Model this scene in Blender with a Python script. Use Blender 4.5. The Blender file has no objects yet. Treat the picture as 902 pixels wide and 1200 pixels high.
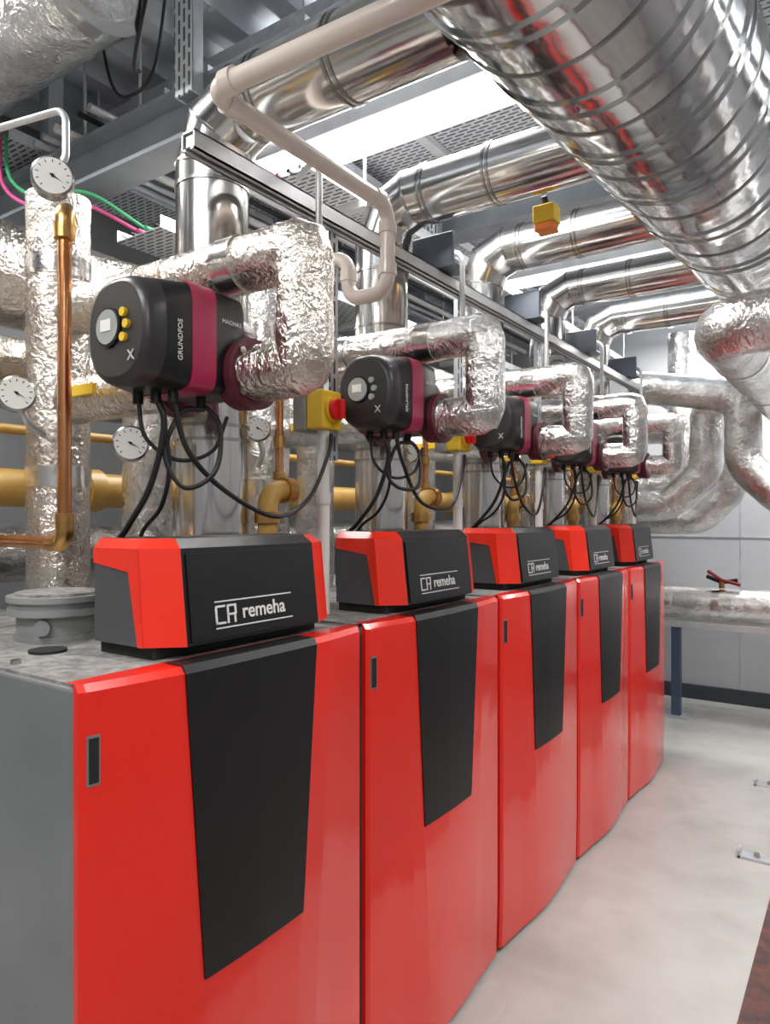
import bpy, bmesh, math, random
from mathutils import Vector, Matrix, noise
random.seed(7)
CAMZ = 1.43
sc = bpy.context.scene
try:
    sc.view_settings.view_transform = 'Standard'
except Exception: pass

# ------------------------------------------------------------ materials
def mat(name, col, rough=.5, metal=0, bump=0, bscale=20, detail=3, coat=0, emis=None, estr=0,
        var=None, vscale=6, vor=0, rvar=0, spec=.5, stretch=None, bdist=.02):
    m = bpy.data.materials.new(name); m.use_nodes = True
    nt = m.node_tree; N = nt.nodes; L = nt.links
    b = N['Principled BSDF']
    b.inputs['Base Color'].default_value = (*col, 1)
    b.inputs['Roughness'].default_value = rough
    b.inputs['Metallic'].default_value = metal
    b.inputs['Specular IOR Level'].default_value = spec
    if coat: 
        b.inputs['Coat Weight'].default_value = coat
        b.inputs['Coat Roughness'].default_value = .08
    if emis:
        b.inputs['Emission Color'].default_value = (*emis, 1)
        b.inputs['Emission Strength'].default_value = estr
    tc = N.new('ShaderNodeTexCoord')
    src = tc.outputs['Object']
    if stretch:
        mp = N.new('ShaderNodeMapping'); mp.inputs['Scale'].default_value = stretch
        L.new(src, mp.inputs['Vector']); src = mp.outputs['Vector']
    if var:
        n = N.new('ShaderNodeTexNoise'); n.inputs['Scale'].default_value = vscale
        n.inputs['Detail'].default_value = 5
        L.new(src, n.inputs['Vector'])
        r = N.new('ShaderNodeValToRGB')
        r.color_ramp.elements[0].position = .35; r.color_ramp.elements[1].position = .68
        r.color_ramp.elements[0].color = (*col, 1); r.color_ramp.elements[1].color = (*var, 1)
        L.new(n.outputs['Fac'], r.inputs['Fac']); L.new(r.outputs['Color'], b.inputs['Base Color'])
    if rvar:
        n = N.new('ShaderNodeTexNoise'); n.inputs['Scale'].default_value = vscale * 1.7
        L.new(src, n.inputs['Vector'])
        r = N.new('ShaderNodeMapRange'); r.inputs['To Min'].default_value = max(0, rough - rvar)
        r.inputs['To Max'].default_value = rough + rvar
        L.new(n.outputs['Fac'], r.inputs['Value']); L.new(r.outputs['Result'], b.inputs['Roughness'])
    if bump:
        n = N.new('ShaderNodeTexNoise'); n.inputs['Scale'].default_value = bscale
        n.inputs['Detail'].default_value = detail
        L.new(src, n.inputs['Vector']); h = n.outputs['Fac']
        if vor:
            v = N.new('ShaderNodeTexVoronoi'); v.inputs['Scale'].default_value = vor
            v.feature = 'DISTANCE_TO_EDGE'
            mx = N.new('ShaderNodeMath'); mx.operation = 'MULTIPLY_ADD'; mx.inputs[1].default_value = .6
            ad = N.new('ShaderNodeVectorMath'); ad.operation = 'MULTIPLY_ADD'
            ad.inputs[1].default_value = (.12, .12, .12)
            L.new(n.outputs['Color'], ad.inputs[0]); L.new(src, ad.inputs[2])
            L.new(ad.outputs[0], v.inputs['Vector'])
            L.new(v.outputs['Distance'], mx.inputs[0]); L.new(h, mx.inputs[2]); h = mx.outputs[0]
        bp = N.new('ShaderNodeBump'); bp.inputs['Strength'].default_value = bump
        bp.inputs['Distance'].default_value = bdist
        L.new(h, bp.inputs['Height']); L.new(bp.outputs['Normal'], b.inputs['Normal'])
    return m

M_red = mat('red_paint', (.80, .019, .008), .25, coat=.45)
M_red2 = mat('red_plastic', (.84, .030, .011), .30, coat=.2)
M_blackp = mat('black_panel', (.007, .0066, .007), .40, bump=.05, bscale=300, spec=.38)
M_black = mat('black_plastic', (.007, .0068, .008), .4, bump=.04, bscale=400, spec=.4)
M_dark = mat('dark_gap', (.008, .008, .008), .7)
M_greyp = mat('grey_panel', (.22, .23, .235), .36, var=(.30, .31, .315), vscale=2.5, metal=.35)
M_greytop = mat('dusty_top', (.20, .20, .20), .5, var=(.46, .45, .43), vscale=45, metal=.3)
M_tub = mat('grey_plastic', (.22, .23, .23), .45, var=(.31, .31, .30), vscale=9)
M_cside = mat('console_side', (.075, .075, .08), .35)
M_foil = mat('foil', (.64, .62, .60), .23, 1, bump=.65, bscale=22, detail=7, vor=26, var=(.94, .925, .91), vscale=9, rvar=.07, bdist=.013)
M_foilw = mat('foil_warm', (.64, .57, .50), .23, 1, bump=.65, bscale=25, detail=7, vor=30, var=(.94, .90, .84), vscale=7, rvar=.07, bdist=.013)
M_tape = mat('foil_tape', (.80, .77, .74), .2, 1, bump=.3, bscale=22, bdist=.010)
M_steel = mat('stainless', (.60, .585, .565), .17, 1, bump=.06, bscale=8, var=(.78, .765, .74), vscale=3, rvar=.06)
M_chrome = mat('polished_steel', (.68, .68, .68), .12, 1, bump=.26, bscale=6.5, detail=2.5)
M_band = mat('steel_band', (.42, .41, .40), .25, 1)
M_galv = mat('galvanised', (.50, .53, .56), .42, .6, var=(.66, .69, .72), vscale=12)
M_rail = mat('strut_zinc', (.60, .61, .62), .4, .5, var=(.70, .71, .72), vscale=10)
M_beam = mat('beam_paint', (.22, .245, .27), .45, .1, var=(.31, .34, .37), vscale=4)
M_plate = mat('bluegrey_plate', (.08, .095, .12), .4, .2)
M_deck = mat('ceiling_deck', (.42, .455, .495), .5, .1, var=(.52, .56, .605), vscale=3)
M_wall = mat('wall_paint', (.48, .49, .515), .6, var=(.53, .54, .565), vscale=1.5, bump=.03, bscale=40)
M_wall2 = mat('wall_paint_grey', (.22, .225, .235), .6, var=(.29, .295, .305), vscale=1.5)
M_skirt = mat('dark_skirting', (.04, .045, .055), .5)
M_pvc = mat('cream_plastic', (.80, .70, .62), .3, coat=.2)
M_white = mat('white_conduit', (.70, .68, .65), .4)
M_copper = mat('copper', (.66, .28, .11), .24, 1, var=(.76, .38, .18), vscale=12, bump=.03)
M_brass = mat('brass', (.68, .40, .14), .28, 1, var=(.55, .30, .11), vscale=25)
M_yel = mat('yellow_paint', (.54, .32, .07), .42, var=(.40, .24, .06), vscale=8)
M_yelb = mat('yellow_plastic', (.80, .52, .03), .4)
M_redk = mat('red_knob', (.75, .015, .015), .35)
M_redd = mat('dark_red_handle', (.30, .012, .02), .4)
M_mag = mat('magenta_band', (.33, .008, .058), .35)
M_volute = mat('volute_cast', (.11, .012, .026), .5, bump=.2, bscale=80)
M_pface = mat('pump_face', (.030, .028, .030), .35)
M_disp = mat('display_grey', (.34, .36, .34), .3)
M_print = mat('white_print', (.72, .70, .68), .5)
M_dial = mat('dial_white', (.80, .80, .76), .4)
M_cable = mat('black_cable', (.010, .010, .011), .45)
M_lamp = mat('lamp_diffuser', (1, 1, 1), .5, emis=(1, .99, .97), estr=9)
M_orange = mat('orange_label', (.85, .20, .02), .5)
M_blueleg = mat('blue_steel', (.05, .08, .13), .45)
M_green = mat('green_cable', (.05, .35, .15), .5)
M_pink = mat('pink_cable', (.6, .08, .25), .5)

def tray_mat(name, vertical=False):
    m = mat(name, (.58, .60, .62), .42, .4)
    nt = m.node_tree; N = nt.nodes; L = nt.links; b = N['Principled BSDF']
    tc = N.new('ShaderNodeTexCoord'); src = tc.outputs['Object']
    if vertical:
        sp = N.new('ShaderNodeSeparateXYZ'); cb = N.new('ShaderNodeCombineXYZ')
        ad = N.new('ShaderNodeMath'); L.new(src, sp.inputs[0])
        L.new(sp.outputs['X'], ad.inputs[0]); L.new(sp.outputs['Y'], ad.inputs[1])
        L.new(sp.outputs['Z'], cb.inputs['X']); L.new(ad.outputs[0], cb.inputs['Y']); src = cb.outputs[0]
    br = N.new('ShaderNodeTexBrick')
    br.inputs['Scale'].default_value = 22
    br.inputs['Brick Width'].default_value = 1.2; br.inputs['Row Height'].default_value = .48
    br.inputs['Color1'].default_value = (.06, .07, .08, 1); br.inputs['Color2'].default_value = (.11, .12, .13, 1)
    br.inputs['Mortar'].default_value = (.64, .67, .70, 1)
    br.inputs['Mortar Size'].default_value = .15
    L.new(src, br.inputs['Vector']); L.new(br.outputs['Color'], b.inputs['Base Color'])
    return m
M_tray = tray_mat('perforated_tray'); M_slot = tray_mat('slotted_channel', True)

def floor_mat():
    m = mat('pale_concrete', (.46, .458, .435), .24, var=(.55, .548, .52), vscale=1.1, bump=.03, bscale=30, rvar=.08)
    nt = m.node_tree; N = nt.nodes; L = nt.links; b = N['Principled BSDF']
    old = b.inputs['Base Color'].links[0].from_socket
    tc = N.new('ShaderNodeTexCoord')
    n = N.new('ShaderNodeTexNoise'); n.inputs['Scale'].default_value = 5; n.inputs['Detail'].default_value = 8
    L.new(tc.outputs['Object'], n.inputs['Vector'])
    r = N.new('ShaderNodeValToRGB'); r.color_ramp.elements[0].position = .30; r.color_ramp.elements[1].position = .6
    r.color_ramp.elements[0].color = (.80, .79, .77, 1); r.color_ramp.elements[1].color = (1, 1, 1, 1)
    L.new(n.outputs['Fac'], r.inputs['Fac'])
    mx = N.new('ShaderNodeMixRGB'); mx.blend_type = 'MULTIPLY'; mx.inputs['Fac'].default_value = .7
    L.new(old, mx.inputs['Color1']); L.new(r.outputs['Color'], mx.inputs['Color2'])
    L.new(mx.outputs['Color'], b.inputs['Base Color'])
    return m
M_floor = floor_mat()
M_low = mat('grey_brown_floor', (.18, .155, .145), .5, var=(.26, .24, .23), vscale=6, bump=.1)
M_edge = mat('rusty_edge', (.05, .03, .03), .6, var=(.16, .05, .035), vscale=20)

# ------------------------------------------------------------ mesh builder
def fillet(pts, r, n=8):
    pts = [Vector(p) for p in pts]
    out = [pts[0]]
    for i in range(1, len(pts) - 1):
        a, b, c = pts[i-1], pts[i], pts[i+1]
        u = (a - b); v = (c - b); lu, lv = u.length, v.length
        u.normalize(); v.normalize()
        ang = u.angle(v)
        if ang > math.pi - .02: out.append(b); continue
        t = min(r / math.tan(ang / 2), lu * .49 if i > 1 else lu * .98, lv * .49 if i < len(pts) - 2 else lv * .98)
        rr = t * math.tan(ang / 2)
        bis = (u + v).normalized(); cen = b + bis * (rr / math.sin(ang / 2))
        s = b + u * t - cen; e = b + v * t - cen
        axis = s.cross(e).normalized(); tot = s.angle(e)
        for k in range(n + 1):
            out.append(cen + Matrix.Rotation(tot * k / n, 3, axis) @ s)
    out.append(pts[-1])
    return out

class B:
    def __init__(s): s.v = []; s.f = []; s.m = []; s.sm = []; s.mats = []
    def mi(s, m):
        if m not in s.mats: s.mats.append(m)
        return s.mats.index(m)
    def add(s, vs, fs, m, smooth=False):
        o = len(s.v); s.v += [Vector(x) for x in vs]; k = s.mi(m)
        for f in fs: s.f.append([o + i for i in f]); s.m.append(k); s.sm.append(smooth)
    def box(s, lo, hi, m):
        x0, y0, z0 = lo; x1, y1, z1 = hi
        s.add([(x0,y0,z0),(x1,y0,z0),(x1,y1,z0),(x0,y1,z0),(x0,y0,z1),(x1,y0,z1),(x1,y1,z1),(x0,y1,z1)],
              [(0,3,2,1),(4,5,6,7),(0,1,5,4),(1,2,6,5),(2,3,7,6),(3,0,4,7)], m)
    def bbox(s, lo, hi, m, b=.004):   # bevelled box
        bm = bmesh.new(); bmesh.ops.create_cube(bm, size=1)
        c = (Vector(lo) + Vector(hi)) / 2; d = Vector(hi) - Vector(lo)
        for v in bm.verts: v.co = Vector((v.co.x*d.x, v.co.y*d.y, v.co.z*d.z)) + c
        bmesh.ops.bevel(bm, geom=bm.edges[:], offset=b, segments=2, affect='EDGES', profile=.5)
        bm.verts.ensure_lookup_table()
        s.add([v.co.copy() for v in bm.verts], [[v.index for v in f.verts] for f in bm.faces], m, False)
        bm.free()
    def prism(s, poly, vec, m):
        n = len(poly); vec = Vector(vec); p = [Vector(q) for q in poly]
        s.add(p + [q + vec for q in p], [list(range(n))[::-1], list(range(n, 2*n))] + [(i, (i+1)%n, n+(i+1)%n, n+i) for i in range(n)], m)
    def loft(s, rings, m, smooth=True, caps=True, split=False):
        n = len(rings[0])
        if split:
            for a, b in zip(rings, rings[1:]): s.loft([a, b], m, smooth, False)
        else:
            vs = [v for r in rings for v in r]; fs = []
            for j in range(len(rings)-1):
                for i in range(n):
                    fs.append((j*n+i, j*n+(i+1)%n, (j+1)*n+(i+1)%n, (j+1)*n+i))
            s.add(vs, fs, m, smooth)
        if caps:
            s.add(rings[0], [list(range(n))[::-1]], m); s.add(rings[-1], [list(range(n))], m)
    def sweep(s, pts, rad, m, n=24, br=.1, bn=8, step=None, lump=0, smooth=True, raw=False, split=False, seam=None):
        P = [Vector(p) for p in pts] if raw else fillet(pts, br, bn)
        if step:
            Q = [P[0]]
            for a, b in zip(P, P[1:]):
                k = max(1, int((b-a).length / step))
                for i in range(1, k+1): Q.append(a.lerp(b, i/k))
            P = Q
        T = []
        for i in range(len(P)):
            a = P[max(0, i-1)]; b = P[min(len(P)-1, i+1)]
            t1 = (P[i]-a); t2 = (b-P[i])
            t = (t1.normalized() if t1.length > 1e-9 else Vector()) + (t2.normalized() if t2.length > 1e-9 else Vector())
            T.append(t.normalized())
        up = Vector((0,0,1)) if abs(T[0].z) < .9 else Vector((1,0,0))
        nrm = (up - T[0]*up.dot(T[0])).normalized()
        rings = []
        for i in range(len(P)):
            nrm = (nrm - T[i]*nrm.dot(T[i])).normalized()
            bi = T[i].cross(nrm)
            mit = None
            if 0 < i < len(P)-1:
                e1 = (P[i]-P[i-1]).normalized(); e2 = (P[i+1]-P[i]).normalized()
                an = e1.angle(e2)
                if an > .02: mit = ((e2-e1).normalized(), 1/math.cos(an/2))
            ring = []
            for k in range(n):
                a = 2*math.pi*k/n
                d = nrm*math.cos(a) + bi*math.sin(a)
                if mit: d = d + mit[0]*d.dot(mit[0])*(mit[1]-1)
                q = P[i] + d*rad
                if lump: q = q + d * lump * noise.noise(q * 11) + d * lump*.7 * noise.noise(q*27)
                ring.append(q)
            rings.append(ring)
        s.loft(rings, m, smooth, split=split)
        if seam:
            for i in range(1, len(P)-1): s.ring(P[i], T[i], rad, seam, .006, .004, n)
        return P
    def cyl(s, a, b, r, m, n=24, smooth=True, r2=None):
        a = Vector(a); b = Vector(b); t = (b-a).normalized()
        up = Vector((0,0,1)) if abs(t.z) < .9 else Vector((1,0,0))
        u = (up - t*up.dot(t)).normalized(); w = t.cross(u); r2 = r if r2 is None else r2
        R = lambda c, rr: [c + (u*math.cos(2*math.pi*k/n) + w*math.sin(2*math.pi*k/n))*rr for k in range(n)]
        s.loft([R(a, r), R(b, r2)], m, smooth)
    def ring(s, c, ax, R, m, w=.012, t=.005, n=32):
        c = Vector(c); ax = Vector(ax).normalized()
        s.cyl(c - ax*w/2, c + ax*w/2, R + t, m, n)
    def dome(s, c, ax, r, h, m, n=20, k=6):
        c = Vector(c); t = Vector(ax).normalized()
        up = Vector((0,0,1)) if abs(t.z) < .9 else Vector((1,0,0))
        u = (up - t*up.dot(t)).normalized(); w = t.cross(u)
        rings = []
        for j in range(k+1):
            a = math.pi/2*j/k; rr = max(r*math.cos(a), 1e-4)
            rings.append([c + t*h*math.sin(a) + (u*math.cos(2*math.pi*i/n)+w*math.sin(2*math.pi*i/n))*rr for i in range(n)])
        s.loft(rings, m)
    def obj(s, name, parent=None, loc=None, keep=False):
        if keep: c = Vector((0,0,0))
        elif loc is not None: c = Vector(loc)
        else:
            c = sum(s.v, Vector()) / len(s.v)
        me = bpy.data.meshes.new(name)
        me.from_pydata([v - c for v in s.v], [], s.f); me.update()
        for m in s.mats: me.materials.append(m)
        me.polygons.foreach_set('material_index', s.m); me.polygons.foreach_set('use_smooth', s.sm)
        bm = bmesh.new(); bm.from_mesh(me)
        bmesh.ops.recalc_face_normals(bm, faces=bm.faces[:]); bm.to_mesh(me); bm.free()
        me.update()
        o = bpy.data.objects.new(name, me); sc.collection.objects.link(o); o.location = c
        if parent: o.parent = parent
        return o

def empty(name, loc=(0,0,0)):
    e = bpy.data.objects.new(name, None); sc.collection.objects.link(e); e.location = loc; e.empty_display_size = .1
    return e

def R(z): return CAMZ + z     # heights measured relative to the lens height
def curve_pts(P, n=8):
    P = [Vector(p) for p in P]; Q = [P[0]*2-P[1]] + P + [P[-1]*2-P[-2]]; out = []
    for i in range(1, len(Q)-2):
        for j in range(n):
            t = j/n; a, b_, c, d = Q[i-1], Q[i], Q[i+1], Q[i+2]
            out.append(.5*((2*b_) + (c-a)*t + (2*a-5*b_+4*c-d)*t*t + (3*b_-a-3*c+d)*t**3))
    out.append(P[-1]); return out

# ------------------------------------------------------------ room shell
XL, XR, YN, YF, ZC = -3.2, 2.0, -2.2, 6.0, R(1.80)
b = B(); b.box((XL-.1, YN-.1, -.25), (-.31, YF+.1, 0), M_floor); b.obj('floor')
b = B(); b.box((-.31, YN-.1, -.30), (XR+.1, YF+.1, -.12), M_low); b.obj('floor_walkway')
b = B(); b.box((-.31, YN, -.12), (-.20, YF-.02, .002), M_edge); b.obj('trim_1')
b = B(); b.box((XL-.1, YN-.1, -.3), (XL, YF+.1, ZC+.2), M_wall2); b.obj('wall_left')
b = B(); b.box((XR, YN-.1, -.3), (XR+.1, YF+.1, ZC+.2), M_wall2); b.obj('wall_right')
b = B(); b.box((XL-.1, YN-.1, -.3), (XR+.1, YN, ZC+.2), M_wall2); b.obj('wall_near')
b = B(); b.box((XL-.1, YF, -.3), (XR+.1, YF+.1, ZC+.2), M_wall)
for x in (-2.2, -.82, .36, 1.54): b.box((x, YF-.004, 0), (x+.008, YF+.002, 2.4), M_galv)
b.box((XL, YF-.006, 1.27), (XR, YF, 1.28), M_galv)
b.obj('wall_far')
b = B(); b.box((XL, YF-.03, 0), (XR, YF, .11), M_skirt); b.obj('baseboard_far')
b = B(); xs = XL; prof = []
while xs < XR:
    prof += [(xs, ZC), (xs+.09, ZC), (xs+.12, ZC-.06), (xs+.20, ZC-.06), (xs+.23, ZC)]; xs += .23
bot = [(x, YN, z) for x, z in prof]; top = [(x, YF, z) for x, z in prof]; n = len(bot)
b.add(bot+top, [(i, i+1, n+i+1, n+i) for i in range(n-1)], M_deck)
b.box((XL-.1, YN-.1, ZC+.02), (XR+.1, YF+.1, ZC+.1), M_deck)
b.obj('ceiling')

# ------------------------------------------------------------ ceiling structure
def ibeam(y, z0, z1, w=.13, x0=XL+.01, x1=XR-.01, name='steel_beam', post=False):
    b = B(); t = .014
    b.box((x0, y-w/2, z0), (x1, y+w/2, z0+t), M_beam)
    b.box((x0, y-w/2, z1-t), (x1, y+w/2, z1), M_beam)
    b.box((x0, y-.006, z0+t), (x1, y+.006, z1-t), M_beam)
    if post:
        for px in (x1-.06, x0+.6): b.box((px-.03, y-.03, z1), (px+.03, y+.03, ZC-.055), M_beam)
    b.obj(name)
ibeam(1.52, R(1.18), R(1.34), x1=-.80, post=True)
ibeam(3.15, R(1.40), R(1.54)); ibeam(4.75, R(1.40), R(1.54))

def tray(x0, x1, y0, y1, z, name='cable_tray', cables=0, axis='x'):
    b = B(); h = .045; cm = [M_cable, M_white, M_tub, M_green, M_pink]
    b.box((x0, y0, z), (x1, y1, z+.003), M_tray)
    if axis == 'x':
        b.box((x0, y0-.003, z), (x1, y0, z+h), M_galv); b.box((x0, y1, z), (x1, y1+.003, z+h), M_galv)
        for i in range(cables):
            y = y0 + (i+.7)*(y1-y0)/(cables+.5)
            b.cyl((x0, y, z+.018), (x1, y, z+.018), .008, random.choice(cm), 8)
    else:
        b.box((x0-.003, y0, z), (x0, y1, z+h), M_galv); b.box((x1, y0, z), (x1+.003, y1, z+h), M_galv)
        for i in range(cables):
            x = x0 + (i+.7)*(x1-x0)/(cables+.5)
            b.cyl((x, y0, z+.018), (x, y1, z+.018), .008, random.choice(cm), 8)
    if axis == 'x':
        k = x0+.3
        while k < x1:
            for y in (y0-.012, y1+.012): b.cyl((k, y, z-.01), (k, y, ZC-.05), .005, M_rail, 8)
            b.box((k-.02, y0-.03, z-.03), (k+.02, y1+.03, z), M_rail); k += 1.1
    else:
        k = y0+.3
        while k < y1:
            for x in (x0-.012, x1+.012): b.cyl((x, k, z-.01), (x, k, ZC-.05), .005, M_rail, 8)
            b.box((x0-.03, k-.02, z-.03), (x1+.03, k+.02, z), M_rail); k += 1.1
    b.obj(name)
tray(-2.9, .2, 1.12, 1.34, R(1.66), cables=4)
tray(-2.9, .2, 1.74, 1.96, R(1.60), cables=3)
tray(-2.9, .2, 2.40, 2.70, R(1.56), cables=4)
tray(-2.9, .2, 3.5, 3.75, R(1.56), cables=3)
tray(-2.9, .2, 4.3, 4.55, R(1.56), cables=3)
tray(-2.35, -2.1, 1.64, 5.6, R(1.04), cables=5, axis='y')
tray(-1.72, -1.54, 1.80, 5.6, R(1.16), cables=3, axis='y')
tray(-2.85, -2.6, 1.36, 5.6, R(1.385), cables=4, axis='y')
tray(-2.05, -1.83, 1.62, 5.6, R(1.47), cables=3, axis='y')
for (x, y) in ((-1.66, 1.38), (-1.75, 2.95), (-1.75, 4.60)):
    b = B(); b.box((x-.038, y-.003, R(1.24)), (x+.038, y+.003, ZC-.05), M_slot)
    b.box((x-.038, y, R(1.24)), (x-.033, y+.04, ZC-.05), M_galv); b.box((x+.033, y, R(1.24)), (x+.038, y+.04, ZC-.05), M_galv)
    b.obj('slotted_hanger_channel')
# conduits and loose cables crossing above the beam
b = B()
for i, x in enumerate((-2.50, -2.44, -2.36, -2.22, -2.16)):
    b.cyl((x, 1.40, R(1.36+.004*i)), (x, 5.5, R(1.36+.004*i)), (.012, .012, .016, .010, .014)[i], (M_rail, M_rail, M_white, M_cable, M_rail)[i], 12)
for x in (-2.5, -2.16): b.cyl((x, 1.6, R(1.36)), (x, 1.6, ZC-.05), .005, M_rail, 8)
b.box((-2.56, 1.59, R(1.345)), (-2.10, 1.63, R(1.348)), M_rail); b.obj('conduit_bundle')
b = B()
b.sweep(curve_pts([(-1.70, 1.32, R(1.66)), (-1.72, 1.30, R(1.52)), (-1.73, 1.28, R(1.40)), (-1.78, 1.30, R(1.34)), (-1.86, 1.36, R(1.37)), (-1.92, 1.42, R(1.42))]), .006, M_cable, 8, raw=True)
b.sweep(curve_pts([(-2.10, 1.40, R(1.60)), (-2.05, 1.41, R(1.42)), (-1.98, 1.42, R(1.36)), (-1.85, 1.42, R(1.40)), (-1.75, 1.40, R(1.66))]), .005, M_cable, 8, raw=True)
b.sweep(curve_pts([(-2.62, 1.36, R(1.40)), (-2.55, 1.34, R(1.22)), (-2.40, 1.36, R(1.12)), (-2.25, 1.45, R(1.13)), (-2.2, 1.66, R(1.06))]), .007, M_green, 8, raw=True)
b.sweep(curve_pts([(-2.66, 1.36, R(1.40)), (-2.58, 1.33, R(1.20)), (-2.42, 1.35, R(1.09)), (-2.28, 1.45, R(1.10)), (-2.24, 1.66, R(1.06))]), .007, M_pink, 8, raw=True)
b.obj('hanging_cables')

# ------------------------------------------------------------ lights (batten luminaires, plus added upward fill for the ceiling)
def fixture(x0, x1, y, z, power, w=.16, up=.25, name='fluorescent_light'):
    e = empty(name, ((x0+x1)/2, y, z)); power *= .90
    b = B(); L2 = (x1-x0)/2
    b.bbox((-L2-.02, -w/2-.006, .006), (L2+.02, w/2+.006, .075), M_rail, .004); b.obj('housing', e, keep=True)
    b = B(); b.bbox((-L2+.01, -w/2+.01, -.01), (L2-.01, w/2-.01, .022), M_lamp, .01); b.obj('diffuser', e, keep=True)
    b = B(); b.bbox((-L2+.02, -w/2+.02, .073), (L2-.02, w/2-.02, .080), M_lamp, .002); b.obj('ceiling_fill_glow', e, keep=True)  # glowing top panel, added only to brighten the ceiling
    b = B()
    for s in (-.7, .7): b.cyl((L2*s, 0, .07), (L2*s, 0, ZC-.055-z), .006, M_rail, 8)
    b.obj('hanger_rods', e, keep=True)
    for nm, pw, zz, rx in (('lamp', power, -.014, 0), ('ceiling_fill', power*up, .083, math.pi)):  # second, upward area lamp is added fill for the ceiling
        l = bpy.data.lights.new(nm, 'AREA'); l.shape = 'RECTANGLE'; l.size = x1-x0-.03; l.size_y = w-.03
        l.energy = pw; l.color = (1, .985, .96)
        o = bpy.data.objects.new(nm, l); sc.collection.objects.link(o); o.parent = e; o.location = (0, 0, zz); o.rotation_euler = (rx, 0, 0)
fixture(-2.05, -.90, 2.08, R(1.37), 46, w=.2)
fixture(-1.9, -.7, 4.02, R(1.42), 38)
fixture(-1.4, -.2, 5.45, R(1.42), 28)
fixture(.1, 1.4, 1.2, R(1.45), 34)  # unseen fixture over the aisle, added for camera-side light
fixture(.1, 1.4, 3.4, R(1.45), 30)  # unseen aisle fixture, added as further side light
fixture(.1, 1.4, 5.2, R(1.45), 26)  # unseen far aisle fixture, added as side light
fixture(-1.6, -.2, -.6, R(1.45), 50)  # unseen fixture behind the camera, added as fill
fixture(.3, 1.6, -1.2, R(1.45), 38)  # another unseen fixture behind the camera, added as fill
fixture(-2.9, -1.9, .5, R(1.55), 26)  # unseen fixture at the left, added for light from camera side

# ------------------------------------------------------------ boilers
def textmesh(s, size, m, off=0):
    cu = bpy.data.curves.new('t', 'FONT'); cu.body = s; cu.size = size; cu.extrude = .0006; cu.offset = off
    o = bpy.data.objects.new('t', cu); sc.collection.objects.link(o)
    me = bpy.data.meshes.new_from_object(o.evaluated_get(bpy.context.evaluated_depsgraph_get())); bpy.data.objects.remove(o)
    me.materials.clear(); me.materials.append(m); return me
logo_me = textmesh('remeha', .041, M_print, .0006)

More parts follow.
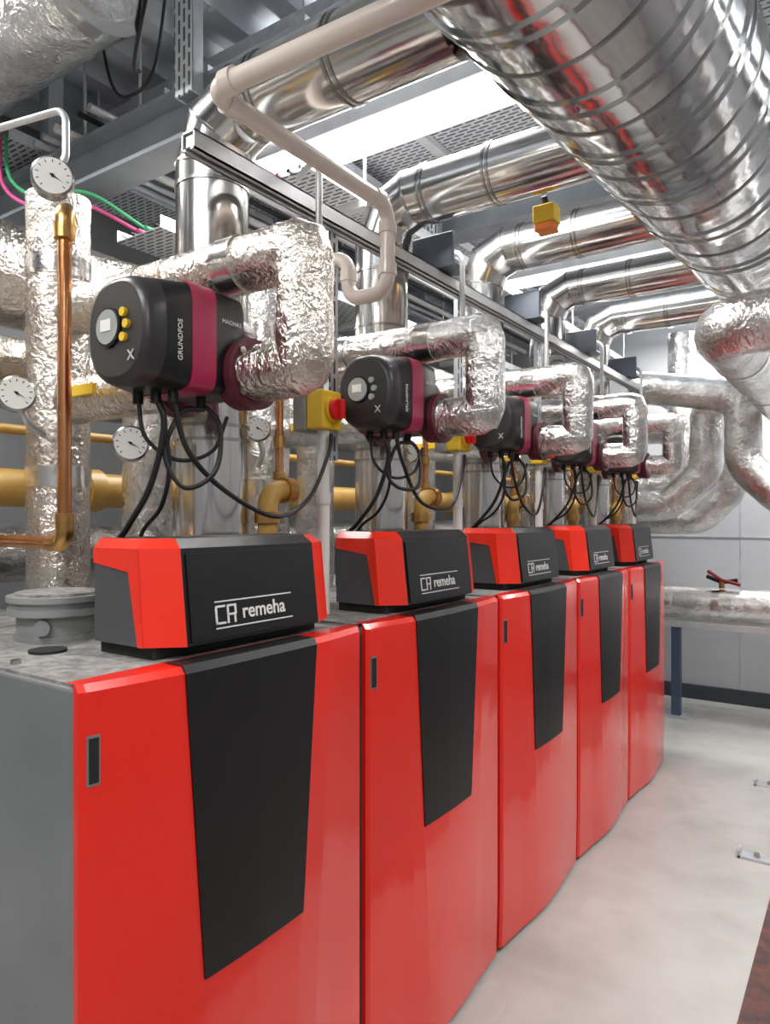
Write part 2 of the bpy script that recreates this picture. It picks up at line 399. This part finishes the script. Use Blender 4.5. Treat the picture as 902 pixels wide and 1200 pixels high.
def boiler(yc):
    e = empty('boiler', (-1.0, yc, 0))
    W = .363
    b = B(); b.bbox((-1.05, -.36, .045), (-.008, .36, 1.163), M_greyp, .005)
    b.box((-1.04, -.352, 1.163), (-.03, .352, 1.168), M_greytop)
    b.box((-1.0, -.33, 0), (-.05, .33, .05), M_dark)
    b.cyl((-.32, -.225, 1.166), (-.32, -.225, 1.173), .035, M_dark, 24)
    for sx, sy in ((-.26, -.32), (-.42, -.32), (-.6, -.32)): b.cyl((sx, sy, 1.166), (sx, sy, 1.175), .009, M_band, 12)
    b.obj('carcass', e, keep=True)
    XP = [-.001, .006, .016, .023, .028, .030, .031, .030, .028, .023, .016, .006, -.001]
    def cols(z):
        t = (1.17 - z)/1.12
        a = .178 - .080*t*1.1
        c = .285 - .075*t
        sh = -.010
        return [-W, -W+.010, -c, -(c+a)/2, -a+sh+.006, -a*.5+sh, sh, a*.5+sh, a+sh, (c+a)/2, c, W-.010, W]
    def xp(i, z):
        x = XP[i]
        if z > 1.165: x -= .008
        if z < .1: x -= .004
        return x
    zs = [.014, .2, .40, .61, .8, 1.0, 1.16, 1.172]
    rows = [[Vector((xp(i, z), y, z)) for i, y in enumerate(cols(z))] for z in zs]
    b = B(); n = len(rows[0]); vs = [v for r in rows for v in r]
    b.add(vs, [(j*n+i, j*n+i+1, (j+1)*n+i+1, (j+1)*n+i) for j in range(len(rows)-1) for i in range(n-1)], M_red)
    top = rows[-1]; back = [Vector((-.035, v.y, v.z)) for v in top]
    b.add(top+back, [(i, i+1, n+i+1, n+i) for i in range(n-1)], M_red)
    bt = rows[0]; bb = [Vector((-.035, v.y, v.z)) for v in bt]
    b.add(bt+bb, [(i, i+1, n+i+1, n+i) for i in range(n-1)], M_dark)
    for s in (0, n-1):
        col = [r[s] for r in rows]; cb = [Vector((-.012, v.y, v.z)) for v in col]; k = len(col)
        b.add(col+cb, [(i, i+1, k+i+1, k+i) for i in range(k-1)], M_red)
    b.obj('front_cover', e, keep=True)
    b = B(); pr = []
    for z in (.612, .8, 1.0, 1.16, 1.174):
        c_ = cols(z)
        pr.append([Vector((xp(i, z) + .0035, c_[i], z)) for i in range(4, 9)])
    n2 = 5; vs = [v for r in pr for v in r]
    b.add(vs, [(j*n2+i, j*n2+i+1, (j+1)*n2+i+1, (j+1)*n2+i) for j in range(4) for i in range(4)], M_blackp)
    def rim(line, dx):
        k = len(line); q = [v + Vector((dx, 0, 0)) for v in line]
        b.add(line+q, [(i, i+1, k+i+1, k+i) for i in range(k-1)], M_blackp)
    rim(pr[0], -.01); rim([r[0] for r in pr], -.01); rim([r[-1] for r in pr], -.01); rim(pr[-1], -.05)
    b.obj('front_inlay', e, keep=True)
    b = B(); ys = [-.34, -.2, 0, .2, .34]
    lo = [Vector((.010-abs(y)*.05, y, 0)) for y in ys]; hi = [v + Vector((0,0,.02)) for v in lo]
    b.add(lo+hi, [(i, i+1, 6+i, 5+i) for i in range(4)], M_dark)
    b.obj('plinth', e, keep=True)
    b = B()
    for y0, y1, z0, z1, o_, m in ((-.353, -.332, 1.014, 1.092, .002, M_greyp), (-.350, -.335, 1.018, 1.088, .0032, M_dark)):
        f = lambda y: .006 + (y+.353)*.010/.068 + o_
        b.prism([(f(y0), y0, z0), (f(y1), y1, z0), (f(y1), y1, z1), (f(y0), y0, z1)], (-.006, 0, 0), m)
    b.obj('door_latch', e, keep=True)
    # console
    z0, z1 = 1.192, 1.390
    bot = [(-.235, -.180), (-.087, -.180), (-.030, -.127), (-.030, .246), (-.060, .311), (-.235, .311)]
    mid = [(-.235, -.180), (-.105, -.180), (-.050, -.127), (-.050, .246), (-.080, .311), (-.235, .311)]
    top = [(-.230, -.170), (-.125, -.170), (-.072, -.122), (-.072, .241), (-.100, .301), (-.230, .301)]
    rg = [[Vector((x, y, z)) for x, y in p] for p, z in ((bot, z0), (mid, z1-.018), (top, z1))]
    b = B(); n = 6
    fm = [M_cside, M_red2, M_black, M_red2, M_cside, M_black]
    for i in range(6):
        j = (i+1) % 6
        b.add([rg[0][i], rg[0][j], rg[1][j], rg[1][i]], [(0,1,2,3)], fm[i])
        b.add([rg[1][i], rg[1][j], rg[2][j], rg[2][i]], [(0,1,2,3)], M_red2 if i in (0, 1, 3, 4) else M_black)
    b.add(rg[2], [list(range(6))], M_black); b.add(rg[0], [list(range(6))[::-1]], M_black)
    poly = [(-.235, -.180, z1-.018), (-.103, -.180, z1-.018), (-.086, -.180, z0), (-.100, -.180, z0), (-.128, -.180, z1-.062), (-.235, -.180, z1-.047)]
    b.prism(poly, (0, -.003, 0), M_red2)
    poly = [(-.235, .311, z1-.018), (-.078, .311, z1-.018), (-.059, .311, z0), (-.075, .311, z0), (-.10, .311, z1-.060), (-.235, .311, z1-.047)]
    b.prism(poly, (0, .003, 0), M_red2)
    b.prism([(-.0295, -.118, z0+.006), (-.0295, .238, z0+.006), (-.0485, .238, z1-.028), (-.0485, -.118, z1-.028)], (.003, 0, 0), M_blackp)
    b.bbox((-.24, -.165, 1.166), (-.075, .288, 1.194), M_dark, .004)
    b.obj('console', e, keep=True)
    tilt = math.atan2(.019, .16)
    lo_ = bpy.data.objects.new('logo_text', logo_me); sc.collection.objects.link(lo_); lo_.parent = e
    lo_.location = (-.0290, .010, 1.230)
    lo_.rotation_euler = (Matrix.Rotation(-tilt, 4, 'Y') @ Matrix.Rotation(math.pi/2, 4, 'Z') @ Matrix.Rotation(math.pi/2, 4, 'X')).to_euler()
    b = B()
    def bar(y0, y1, za, zb):
        fx = lambda z: -.0264 - (z-1.198)*.118
        b.prism([(fx(za), y0+.003, za), (fx(za), y1+.003, za), (fx(zb), y1+.003, zb), (fx(zb), y0+.003, zb)], (.001, 0, 0), M_print)
    bar(-.062, .154, 1.266, 1.2685); bar(-.062, .154, 1.2155, 1.218)
    bar(-.062, -.057, 1.224, 1.260); bar(-.062, -.036, 1.256, 1.260); bar(-.062, -.036, 1.224, 1.228)
    bar(-.032, -.027, 1.224, 1.260); bar(-.032, -.010, 1.256, 1.260); bar(-.012, -.007, 1.240, 1.260)
    bar(-.032, -.010, 1.239, 1.243); bar(-.014, -.009, 1.224, 1.239)
    b.obj('logo_frame', e, keep=True)
    b = B(); cx, cy = -.47, -.115
    for r, za, zb, m in ((.088, 1.166, 1.18, M_tub), (.082, 1.18, 1.222, M_tub), (.10, 1.222, 1.236, M_tub), (.096, 1.236, 1.25, M_greyp), (.102, 1.25, 1.262, M_tub)):
        b.cyl((cx, cy, za), (cx, cy, zb), r, m, 40)
    b.cyl((cx, cy, 1.262), (cx, cy, 1.268), .085, M_greytop, 40)
    b.cyl((cx+.05, cy-.06, 1.20), (cx+.066, cy-.075, 1.20), .016, M_greyp, 16)
    b.obj('inlet_collar', e, keep=True)
    b = B(); gx, gy = -.268, .33
    b.cyl((gx, gy, 1.166), (gx, gy, 1.42), .025, M_yel)
    b.ring((gx, gy, 1.43), (0,0,1), .03, M_brass, .03, .004)
    b.sweep([(gx, gy, 1.44), (gx, gy, 1.50), (gx, gy+.07, 1.50)], .026, M_yel, 20, br=.045)
    b.ring((gx, gy+.07, 1.50), (0,1,0), .03, M_brass, .03, .004)
    b.obj('gas_stub', e, keep=True)
YB = [.992 + .75*k for k in range(5)]
for y in YB: boiler(y)

# ------------------------------------------------------------ flues and ducts
zd = [1.0, 1.05, 1.115, 1.15, 1.17]
RF = .09
hx = lambda y: -.545 + .068*y
for k in range(5):
    y = 1.23 + .75*k; z = R(zd[k]); b = B(); x = -1.37
    xe = hx(y) - .215
    P = b.sweep([(x, y, 1.168), (x, y, z), (xe, y, z)], RF, M_steel, 36, br=.13, bn=2, split=True, seam=M_band)
    for zz in (1.20, 1.62, 1.655, 2.03, 2.065, 2.25): b.ring((x, y, zz), (0,0,1), RF, M_band, .008, .003)
    b.ring((x, y, 1.25), (0,0,1), RF, M_band, .03, .006)
    for xx in (x+.19, x+.205, x+.42, x+.435): 
        if xx < xe-.02: b.ring((xx, y, z), (1,0,0), RF, M_band, .007, .004)
    b.obj('flue_duct')

HR = .235; b = B()
D = Vector((.068, 1, 0)).normalized(); zh = R(1.05)
b.cyl((hx(-1.2), -1.2, zh), (hx(4.9), 4.9, zh), HR, M_chrome, 72)
b.dome((hx(4.9), 4.9, zh), D, HR, .08, M_chrome, 64)
for y in (-.6, -.55, .05, .10, .40, .45, .62, .66, .86, .90, 1.10, 1.14, 1.36, 1.42, 1.62, 1.66, 1.88, 1.93, 2.2, 2.26, 2.55, 2.6, 2.9, 2.95, 3.3, 3.36, 3.9, 3.95, 4.4):
    b.ring((hx(y), y, zh), D, HR, M_chrome, .012, .006, 72)
for y in (.53, .74, 1.0, 1.24, 1.50, 1.76, 2.05, 2.4, 3.1): b.ring((hx(y), y, zh), D, HR, M_band, .005, .004, 72)
for y in (.2, 2.85, 4.1):
    for s in (-1, 1): b.cyl((hx(y)+s*.06, y, zh+HR-.03), (hx(y)+s*.06, y, ZC-.05), .006, M_rail, 8)
b.obj('exhaust_header_duct')

# ------------------------------------------------------------ foil insulated boiler pipework
def foilpipe(name, pts, r, br=.09, m=None, tapes=(), lump=.003, bn=7):
    b = B(); m = m or M_foil
    b.sweep(pts, r, m, 32, br=br, bn=bn, step=.025, lump=lump)
    for c, ax in tapes: b.ring(c, ax, r, M_tape, .05, .003)
    return b.obj(name)
for k in range(5):
    y = 1.01 + .75*k
    m = M_foilw if k == 0 else M_foil
    foilpipe('insulated_flow_pipe', [(-1.62, y, R(.505)), (-.872, y, R(.505)), (-.872, y, R(.282)), (-1.0, y, R(.282))], .055, br=.022, bn=2, m=m,
             tapes=[((-1.05, y, R(.505)), (1,0,0)), ((-1.35, y, R(.505)), (1,0,0))])
    foilpipe('insulated_riser_pipe', [(-1.69, y, 1.17), (-1.69, y, R(.80))], .075, m=m,
             tapes=[((-1.69, y, R(.1)), (0,0,1)), ((-1.69, y, R(.62)), (0,0,1))])
    foilpipe('insulated_pump_branch', [(-1.24, y, R(.285)), (-1.62, y, R(.285))], .055, m=m)
    foilpipe('insulated_return_pipe', [(-1.72, y+.29, 1.17), (-1.72, y+.29, R(.40))], .07)
foilpipe('insulated_header_pipe', [(-2.12, -.4, R(.72)), (-2.12, 5.7, R(.72))], .15, m=M_foilw)
foilpipe('insulated_header_pipe', [(-2.35, -.4, R(.44)), (-2.35, 5.7, R(.44))], .085, m=M_foilw)
foilpipe('insulated_header_pipe', [(-2.4, -.4, R(-.12)), (-2.4, 5.7, R(-.12))], .10, m=M_foil)
foilpipe('insulated_header_pipe', [(-1.98, -.4, R(.44)), (-1.98, 5.7, R(.44))], .06, m=M_foilw)
b = B(); b.sweep([(-3.1, 1.15, R(1.49)), (-1.74, 1.15, R(1.49))], .155, M_foil, 36, step=.04, lump=.01)
b.ring((-1.76, 1.15, R(1.49)), (1,0,0), .155, M_tape, .05, .006)
b.cyl((-1.745, 1.15, R(1.49)), (-1.725, 1.15, R(1.49)), .12, M_foil, 32); b.obj('insulated_air_duct')

foilpipe('insulated_return_main', [(.9, 2.6, R(.64)), (-.42, 2.6, R(.64)), (-.42, 5.6, R(.64))], .10, br=.13,
         tapes=[((-.1, 2.6, R(.64)), (1,0,0)), ((-.42, 3.1, R(.64)), (0,1,0)), ((-.42, 3.9, R(.64)), (0,1,0))])
foilpipe('insulated_bend_pipe', [(-1.9, 5.0, R(.06)), (-1.12, 5.0, R(.08)), (-.88, 5.0, R(.30)), (-.88, 5.0, R(.74)), (-.5, 5.0, R(.86))], .105, br=.16)
foilpipe('insulated_bend_pipe', [(-1.9, 5.35, R(-.02)), (-.98, 5.35, R(-.02)), (-.72, 5.35, R(.25)), (-1.1, 5.35, R(.62)), (-1.1, 5.35, R(1.3))], .10, br=.16)
foilpipe('insulated_bend_pipe', [(.6, 4.8, R(.08)), (-.42, 4.8, R(.10)), (-.64, 4.8, R(.32)), (-.64, 4.8, R(.74)), (-1.3, 4.8, R(.86))], .105, br=.16)
foilpipe('insulated_bend_pipe', [(-1.9, 5.2, R(.60)), (-1.10, 5.2, R(.60)), (-1.10, 5.2, R(.22)), (-1.9, 5.2, R(.22))], .085, br=.13)
foilpipe('insulated_bend_pipe', [(-1.30, 4.6, .0), (-1.30, 4.6, R(.60)), (-1.9, 4.6, R(.72))], .08, br=.14)
foilpipe('insulated_low_pipe', [(-1.35, 5.5, R(-.62)), (1.4, 5.5, R(-.62))], .12, br=.14, tapes=[((-.9, 5.5, R(-.62)), (1,0,0))])
b = B()
for x in (-1.15, .4):
    b.box((x-.03, 5.36, 0), (x+.03, 5.42, R(-.775)), M_blueleg); b.box((x-.09, 5.30, 0), (x+.09, 5.48, .012), M_galv)
b.box((-1.35, 5.35, R(-.785)), (1.4, 5.40, R(-.745)), M_rail); b.box((-1.35, 5.68, R(-.785)), (1.4, 5.72, R(-.745)), M_rail)
for x in (-1.3, -.3, .7): b.box((x, 5.35, R(-.785)), (x+.04, YF-.005, R(-.75)), M_rail)
b.obj('pipe_support_stand')
b = B()
b.cyl((-.86, 5.45, R(-.50)), (-.86, 5.45, R(-.44)), .02, M_brass, 16)
b.sweep([(-.95, 5.43, R(-.38)), (-.86, 5.43, R(-.44)), (-.74, 5.43, R(-.47))], .012, M_redd, 12, br=.02)
b.sweep([(-.96, 5.45, R(-.42)), (-.86, 5.45, R(-.46)), (-.76, 5.45, R(-.44))], .014, M_black, 12, br=.02); b.obj('valve_handle')
for (x, y) in ((-.41, 3.32), (-.46, 4.25)):
    b = B(); b.box((x-.05, y-.03, 0), (x+.08, y+.03, .010), M_galv); b.box((x-.05, y-.03, 0), (x-.04, y+.03, .03), M_galv)
    b.cyl((x+.02, y, .01), (x+.02, y, .025), .012, M_band, 6, False); b.obj('floor_bracket')

# ------------------------------------------------------------ pumps
def sq(yy, hw, hh, p=3., n=48, cx=0, cz=0):
    o = []
    for i in range(n):
        a = 2*math.pi*i/n; c, s_ = math.cos(a), math.sin(a)
        o.append(Vector((cx + hw*math.copysign(abs(c)**(2/p), c), yy, cz + hh*math.copysign(abs(s_)**(2/p), s_))))
    return o
t1 = textmesh('GRUNDFOS', .014, M_print); t2 = textmesh('MAGNA3', .02, M_print)
def pump(y, k):
    e = empty('circulation_pump', (-1.11, y - .22, R(.335)))
    b = B()
    b.loft([sq(-.020, .076, .084, 2.4), sq(-.017, .083, .091, 2.4), sq(-.006, .089, .097, 2.5), sq(.02, .092, .099, 3)], M_pface)
    b.loft([sq(.02, .092, .099, 3), sq(.075, .093, .101, 6)], M_black)
    b.loft([sq(.075, .0945, .1025, 7), sq(.132, .0945, .1025, 7)], M_mag)
    b.loft([sq(.132, .093, .101, 7), sq(.205, .091, .098, 7), sq(.21, .084, .09, 7)], M_black)
    b.cyl((-.016, -.019, .005), (-.016, -.025, .005), .036, M_black, 28)
    b.cyl((-.016, -.024, .005), (-.016, -.027, .005), .031, M_disp, 28)
    b.box((-.032, -.0285, -.003), (-.002, -.026, .018), M_dial)
    for (dx, dz) in ((.028, .026), (.037, .004), (.028, -.018)):
        b.cyl((dx, -.019, dz), (dx, -.027, dz), .008, M_yelb if k == 0 else M_disp, 14)
    for sx in (-1, 1):
        b.prism([(.045-.008*sx, -.0205, -.060), (.048-.008*sx, -.0205, -.060), (.048+.008*sx, -.0205, -.042), (.045+.008*sx, -.0205, -.042)], (0, -.002, 0), M_print)
    for dx, dy in ((-.03, .05), (.01, .06), (.04, .075), (.03, .15)):
        b.cyl((dx, dy, -.09), (dx, dy, -.122), .010, M_black, 12)
    b.obj('control_head', e, keep=True)
    b = B()
    b.loft([sq(.205, .066, .066, 2), sq(.22, .078, .078, 2), sq(.26, .08, .08, 2), sq(.285, .06, .06, 2)], M_volute)
    zc = -.053
    b.cyl((-.13, .22, zc), (.09, .22, zc), .046, M_volute)
    for xa, xb in ((.062, .088), (-.13, -.105)): b.cyl((xa, .22, zc), (xb, .22, zc), .068, M_volute, 32)
    b.cyl((.090, .22, zc), (.109, .22, zc), .070, M_volute, 32)
    for i in range(4):
        a = math.pi/4 + i*math.pi/2
        b.cyl((.052, .22+.056*math.cos(a), zc+.056*math.sin(a)), (.116, .22+.056*math.cos(a), zc+.056*math.sin(a)), .008, M_band, 6, False)
    b.obj('volute', e, keep=True)
    for me, loc in ((t1, (.0940, .052, -.055)), (t2, (.0935, .147, .035))):
        o = bpy.data.objects.new('label_text', me); sc.collection.objects.link(o); o.parent = e; o.location = loc
        if me is t1: o.rotation_euler = (Matrix.Rotation(math.pi/2,4,'Z') @ Matrix.Rotation(math.pi/2,4,'X') @ Matrix.Rotation(math.pi/2,4,'Z')).to_euler()
        else:
            o.rotation_euler = (Matrix.Rotation(math.pi/2,4,'Z') @ Matrix.Rotation(math.pi/2,4,'X')).to_euler(); o.scale = (.6,.6,.6)

for k in range(5):
    y = 1.01 + .75*k; dy = .75*k
    pump(y, k)
    b = B()
    def cab(P, r=.0065):
        b.sweep(curve_pts([(p[0], p[1]+dy, R(p[2])) for p in P]), r, M_cable, 8, raw=True)
    j = random.uniform(-.015, .015)
    cab([(-1.07, .865, .225), (-1.07, .90, .14+j), (-1.09, 1.02, .05), (-1.12, 1.2, .015+j), (-1.16, 1.36, .05), (-1.18, 1.46, .17), (-1.18, 1.47, .22)], .0055)
    cab([(-1.10, .85, .225), (-1.09, .86, .17), (-1.13, .86, .06), (-1.2, .86, -.02), (-1.27, .87, -.08), (-1.3, .9, -.2)], .006)
    cab([(-1.08, .94, .225), (-1.06, .97, .18), (-1.05, .95, .09), (-1.08, .90, .07+j), (-1.1, .87, .12), (-1.09, .90, .2), (-1.07, .94, .21)], .005)
    cab([(-1.14, .84, .225), (-1.13, .85, .15), (-1.10, .90, .11), (-1.07, .96, .13), (-1.06, .99, .20)], .004)
    cab([(-1.10, .86, .22), (-1.10, .88, .10), (-1.15, .90, .02), (-1.24, .92, -.04), (-1.30, .95, -.16)], .0045)
    b.obj('pump_cables')

# ------------------------------------------------------------ support rail, posts, plates, goosenecks, isolators
b = B(); x, z = -1.225, R(.82)
b.box((x-.021, 1.03, z-.021), (x-.017, 5.6, z+.021), M_rail); b.box((x+.017, 1.03, z-.021), (x+.021, 5.6, z+.021), M_rail)
b.box((x-.021, 1.03, z+.017), (x+.021, 5.6, z+.021), M_rail); b.box((x-.021, 1.03, z-.021), (x-.008, 5.6, z-.017), M_rail)
b.box((x+.008, 1.03, z-.021), (x+.021, 5.6, z-.017), M_rail); b.box((x-.012, 1.034, z-.012), (x+.012, 5.59, z+.012), M_galv)
b.obj('support_rail')
for k in range(5):
    y = 1.56 + .75*k
    b = B(); b.box((-1.262, y-.02, R(.16)), (-1.247, y+.02, R(.798)), M_galv); b.box((-1.247, y-.021, R(.16)), (-1.244, y+.021, R(.798)), M_slot); b.obj('vertical_strut')
    e = empty('isolator_switch', (-1.19, 1.475+.75*k, R(.285)))
    b = B(); b.bbox((-.09, -.045, -.055), (-.045, .045, .055), M_tub, .004); b.bbox((-.045, -.042, -.052), (.01, .042, .052), M_yelb, .006)
    b.obj('enclosure', e, keep=True)
    b = B(); b.cyl((.01, 0, 0), (.02, 0, 0), .034, M_yelb, 24); b.cyl((.02, 0, 0), (.034, 0, 0), .028, M_redk, 24); b.bbox((.034, -.008, -.026), (.05, .008, .026), M_redk, .003)
    b.obj('knob', e, keep=True)
    b = B(); b.cyl((-1.21, 1.475+.75*k, 1.170), (-1.21, 1.475+.75*k, R(.232)), .0165, M_white, 20)
    b.ring((-1.21, 1.475+.75*k, R(.05)), (0,0,1), .0165, M_white, .03, .003); b.obj('conduit_post')
    b = B(); b.sweep([(-1.25, 1.42+.75*k, R(.90)), (-1.13, 1.36+.75*k, R(.90)), (-1.13, 1.36+.75*k, R(.57))], .009, M_rail, 12, br=.05)
    b.obj('gooseneck_conduit')
    if k:
        b = B(); b.bbox((-1.31, 1.33+.75*k, R(.85)), (-1.15, 1.345+.75*k, R(.96)), M_plate, .003); b.box((-1.31, 1.33+.75*k, R(.845)), (-1.15, 1.44+.75*k, R(.855)), M_plate)
        b.obj('mounting_plate')

# cream plastic drain pipe with trap
b = B(); X = -1.06; Z = R(.83)
b.sweep([(-.10, .947, Z-.05), (-.45, .947, Z-.02), (X, .947, Z), (X, 1.56, Z), (X, 1.56, R(.60)), (X-.13, 1.56, R(.60)), (X-.13, 1.56, R(.72)), (X-.24, 1.56, R(.72))], .02, M_pvc, 20, br=.045)
for c, a in (((X+.055, .947, Z), (1,0,0)), ((X, 1.0, Z), (0,1,0)), ((X, 1.51, Z), (0,1,0)), ((X, 1.56, Z-.06), (0,0,1)), ((X, 1.56, R(.66)), (0,0,1)), ((X-.13, 1.56, R(.665)), (0,0,1))):
    b.ring(c, a, .02, M_pvc, .03, .004)
b.obj('plastic_drain_pipe')
# copper line
b = B(); cx, cy = -1.40, .85
b.sweep([(-2.0, cy, R(-.055)), (cx, cy, R(-.055)), (cx, cy, R(.60))], .014, M_copper, 20, br=.03)
b.sweep([(cx, cy, R(.60)), (cx, cy, R(.65)), (cx-.08, cy+.06, R(.66))], .019, M_brass, 16, br=.03)
b.ring((cx, cy, R(.60)), (0,0,1), .019, M_brass, .03, .003); b.ring((cx, cy, R(-.01)), (0,0,1), .014, M_brass, .035, .005)
b.sweep([(cx-.05, cy, R(-.055)), (cx, cy, R(-.055)), (cx, cy, R(0))], .019, M_brass, 16, br=.025)
b.obj('copper_pipe')
for k in range(5):
    b = B(); b.cyl((-1.30, 1.40+.75*k, R(.08)), (-1.30, 1.40+.75*k, R(.45)), .011, M_copper, 14); b.ring((-1.30, 1.40+.75*k, R(.10)), (0,0,1), .011, M_brass, .04, .006)
    b.ring((-1.30, 1.40+.75*k, R(.2)), (0,0,1), .011, M_brass, .03, .005); b.obj('copper_riser')
# gas mains
b = B(); b.cyl((-1.93, -.6, R(.08)), (-1.93, 5.6, R(.08)), .052, M_yel, 32)
for y in (.5, 1.25, 2.0, 2.75, 3.5): b.ring((-1.93, y, R(.08)), (0,1,0), .052, M_yel, .05, .012)
b.obj('gas_main_pipe')
b = B(); b.cyl((-1.93, -.6, R(.24)), (-1.93, 5.6, R(.24)), .014, M_yel, 16); b.obj('gas_branch_pipe')
for k in range(5):
    b = B(); yy = 1.01 + .75*k; b.cyl((-1.48, yy-.05, R(.285)), (-1.48, yy-.085, R(.285)), .012, M_brass, 12)
    b.bbox((-1.50, yy-.095, R(.27)), (-1.40, yy-.085, R(.295)), M_yelb, .002); b.obj('lever_valve')

def gauge(x, y, z, r, stem):
    e = empty('pressure_gauge', (x, y, R(z)))
    d = Vector((-x, -y, 0)).normalized() + Vector((.15, -.1, 0)); d.normalize()
    b = B()
    b.cyl(-d*.02, d*.008, r, M_band, 36); b.cyl(d*.008, d*.012, r*.99, M_band, 36, r2=r*.9); b.cyl(d*.009, d*.0125, r*.88, M_dial, 36)
    side = d.cross(Vector((0,0,1))).normalized(); up = Vector((0,0,1))
    for i in range(11):
        a = math.radians(-225 + 27*i); v = side*math.cos(a) - up*math.sin(a)
        w = v.cross(d)
        c1 = v*r*.78 + d*.013; c2 = v*r*.64 + d*.013
        b.add([c1-w*.001, c1+w*.001, c2+w*.001, c2-w*.001], [(0,1,2,3)], M_dark)
    a = math.radians(-150); v = side*math.cos(a)+up*math.sin(a); w = v.cross(d)
    b.add([v*r*.6+d*.0135, w*.002-v*r*.15+d*.0135, -w*.002-v*r*.15+d*.0135], [(0,1,2)], M_dark)
    b.cyl(d*.0125, d*.016, r*.08, M_dark, 12)
    b.obj('dial', e, keep=True)
    b = B(); b.sweep([-d*.01] + [Vector(s_) for s_ in stem], .008, M_rail, 10, br=.03); b.obj('stem', e, keep=True)
gauge(-1.53, .90, .77, .046, [(.02,.02,.05), (.02,.02,.16), (-.20, -.04, .15), (-.30, -.04, .09)])
gauge(-1.57, .84, .275, .040, [(0,.02,-.06), (-.05,.09,-.08)])
gauge(-1.37, .99, .165, .040, [(0, .02, .05), (0, .02, .065)])
for k in range(5): gauge(-1.345, 1.365+.75*k, .235-.01*k, .034, [(0,.02,-.06), (-.02,.02,-.1)])

e = empty('alarm_sounder', (-.83, 2.1, R(.93)))
b = B(); b.bbox((-.035, -.03, -.02), (.035, .03, .035), M_yelb, .005); b.bbox((-.03, -.028, -.045), (.03, .028, -.02), M_orange, .005); b.cyl((0, 0, .035), (0, -.02, .06), .01, M_dark, 12)
b.obj('housing', e, keep=True)

# ------------------------------------------------------------ world + camera
w = bpy.data.worlds.new('world'); sc.world = w; w.use_nodes = True
w.node_tree.nodes['Background'].inputs['Color'].default_value = (.8, .85, .9, 1)
w.node_tree.nodes['Background'].inputs['Strength'].default_value = .3
cd = bpy.data.cameras.new('camera'); cam = bpy.data.objects.new('camera', cd); sc.collection.objects.link(cam)
cam.location = (0, 0, CAMZ); cam.rotation_euler = (math.pi/2, 0, math.radians(34.4))
cd.sensor_fit = 'HORIZONTAL'; cd.sensor_width = 36; cd.lens = 36*830/902; cd.shift_y = 6/902
cd.clip_start = .02
sc.camera = cam
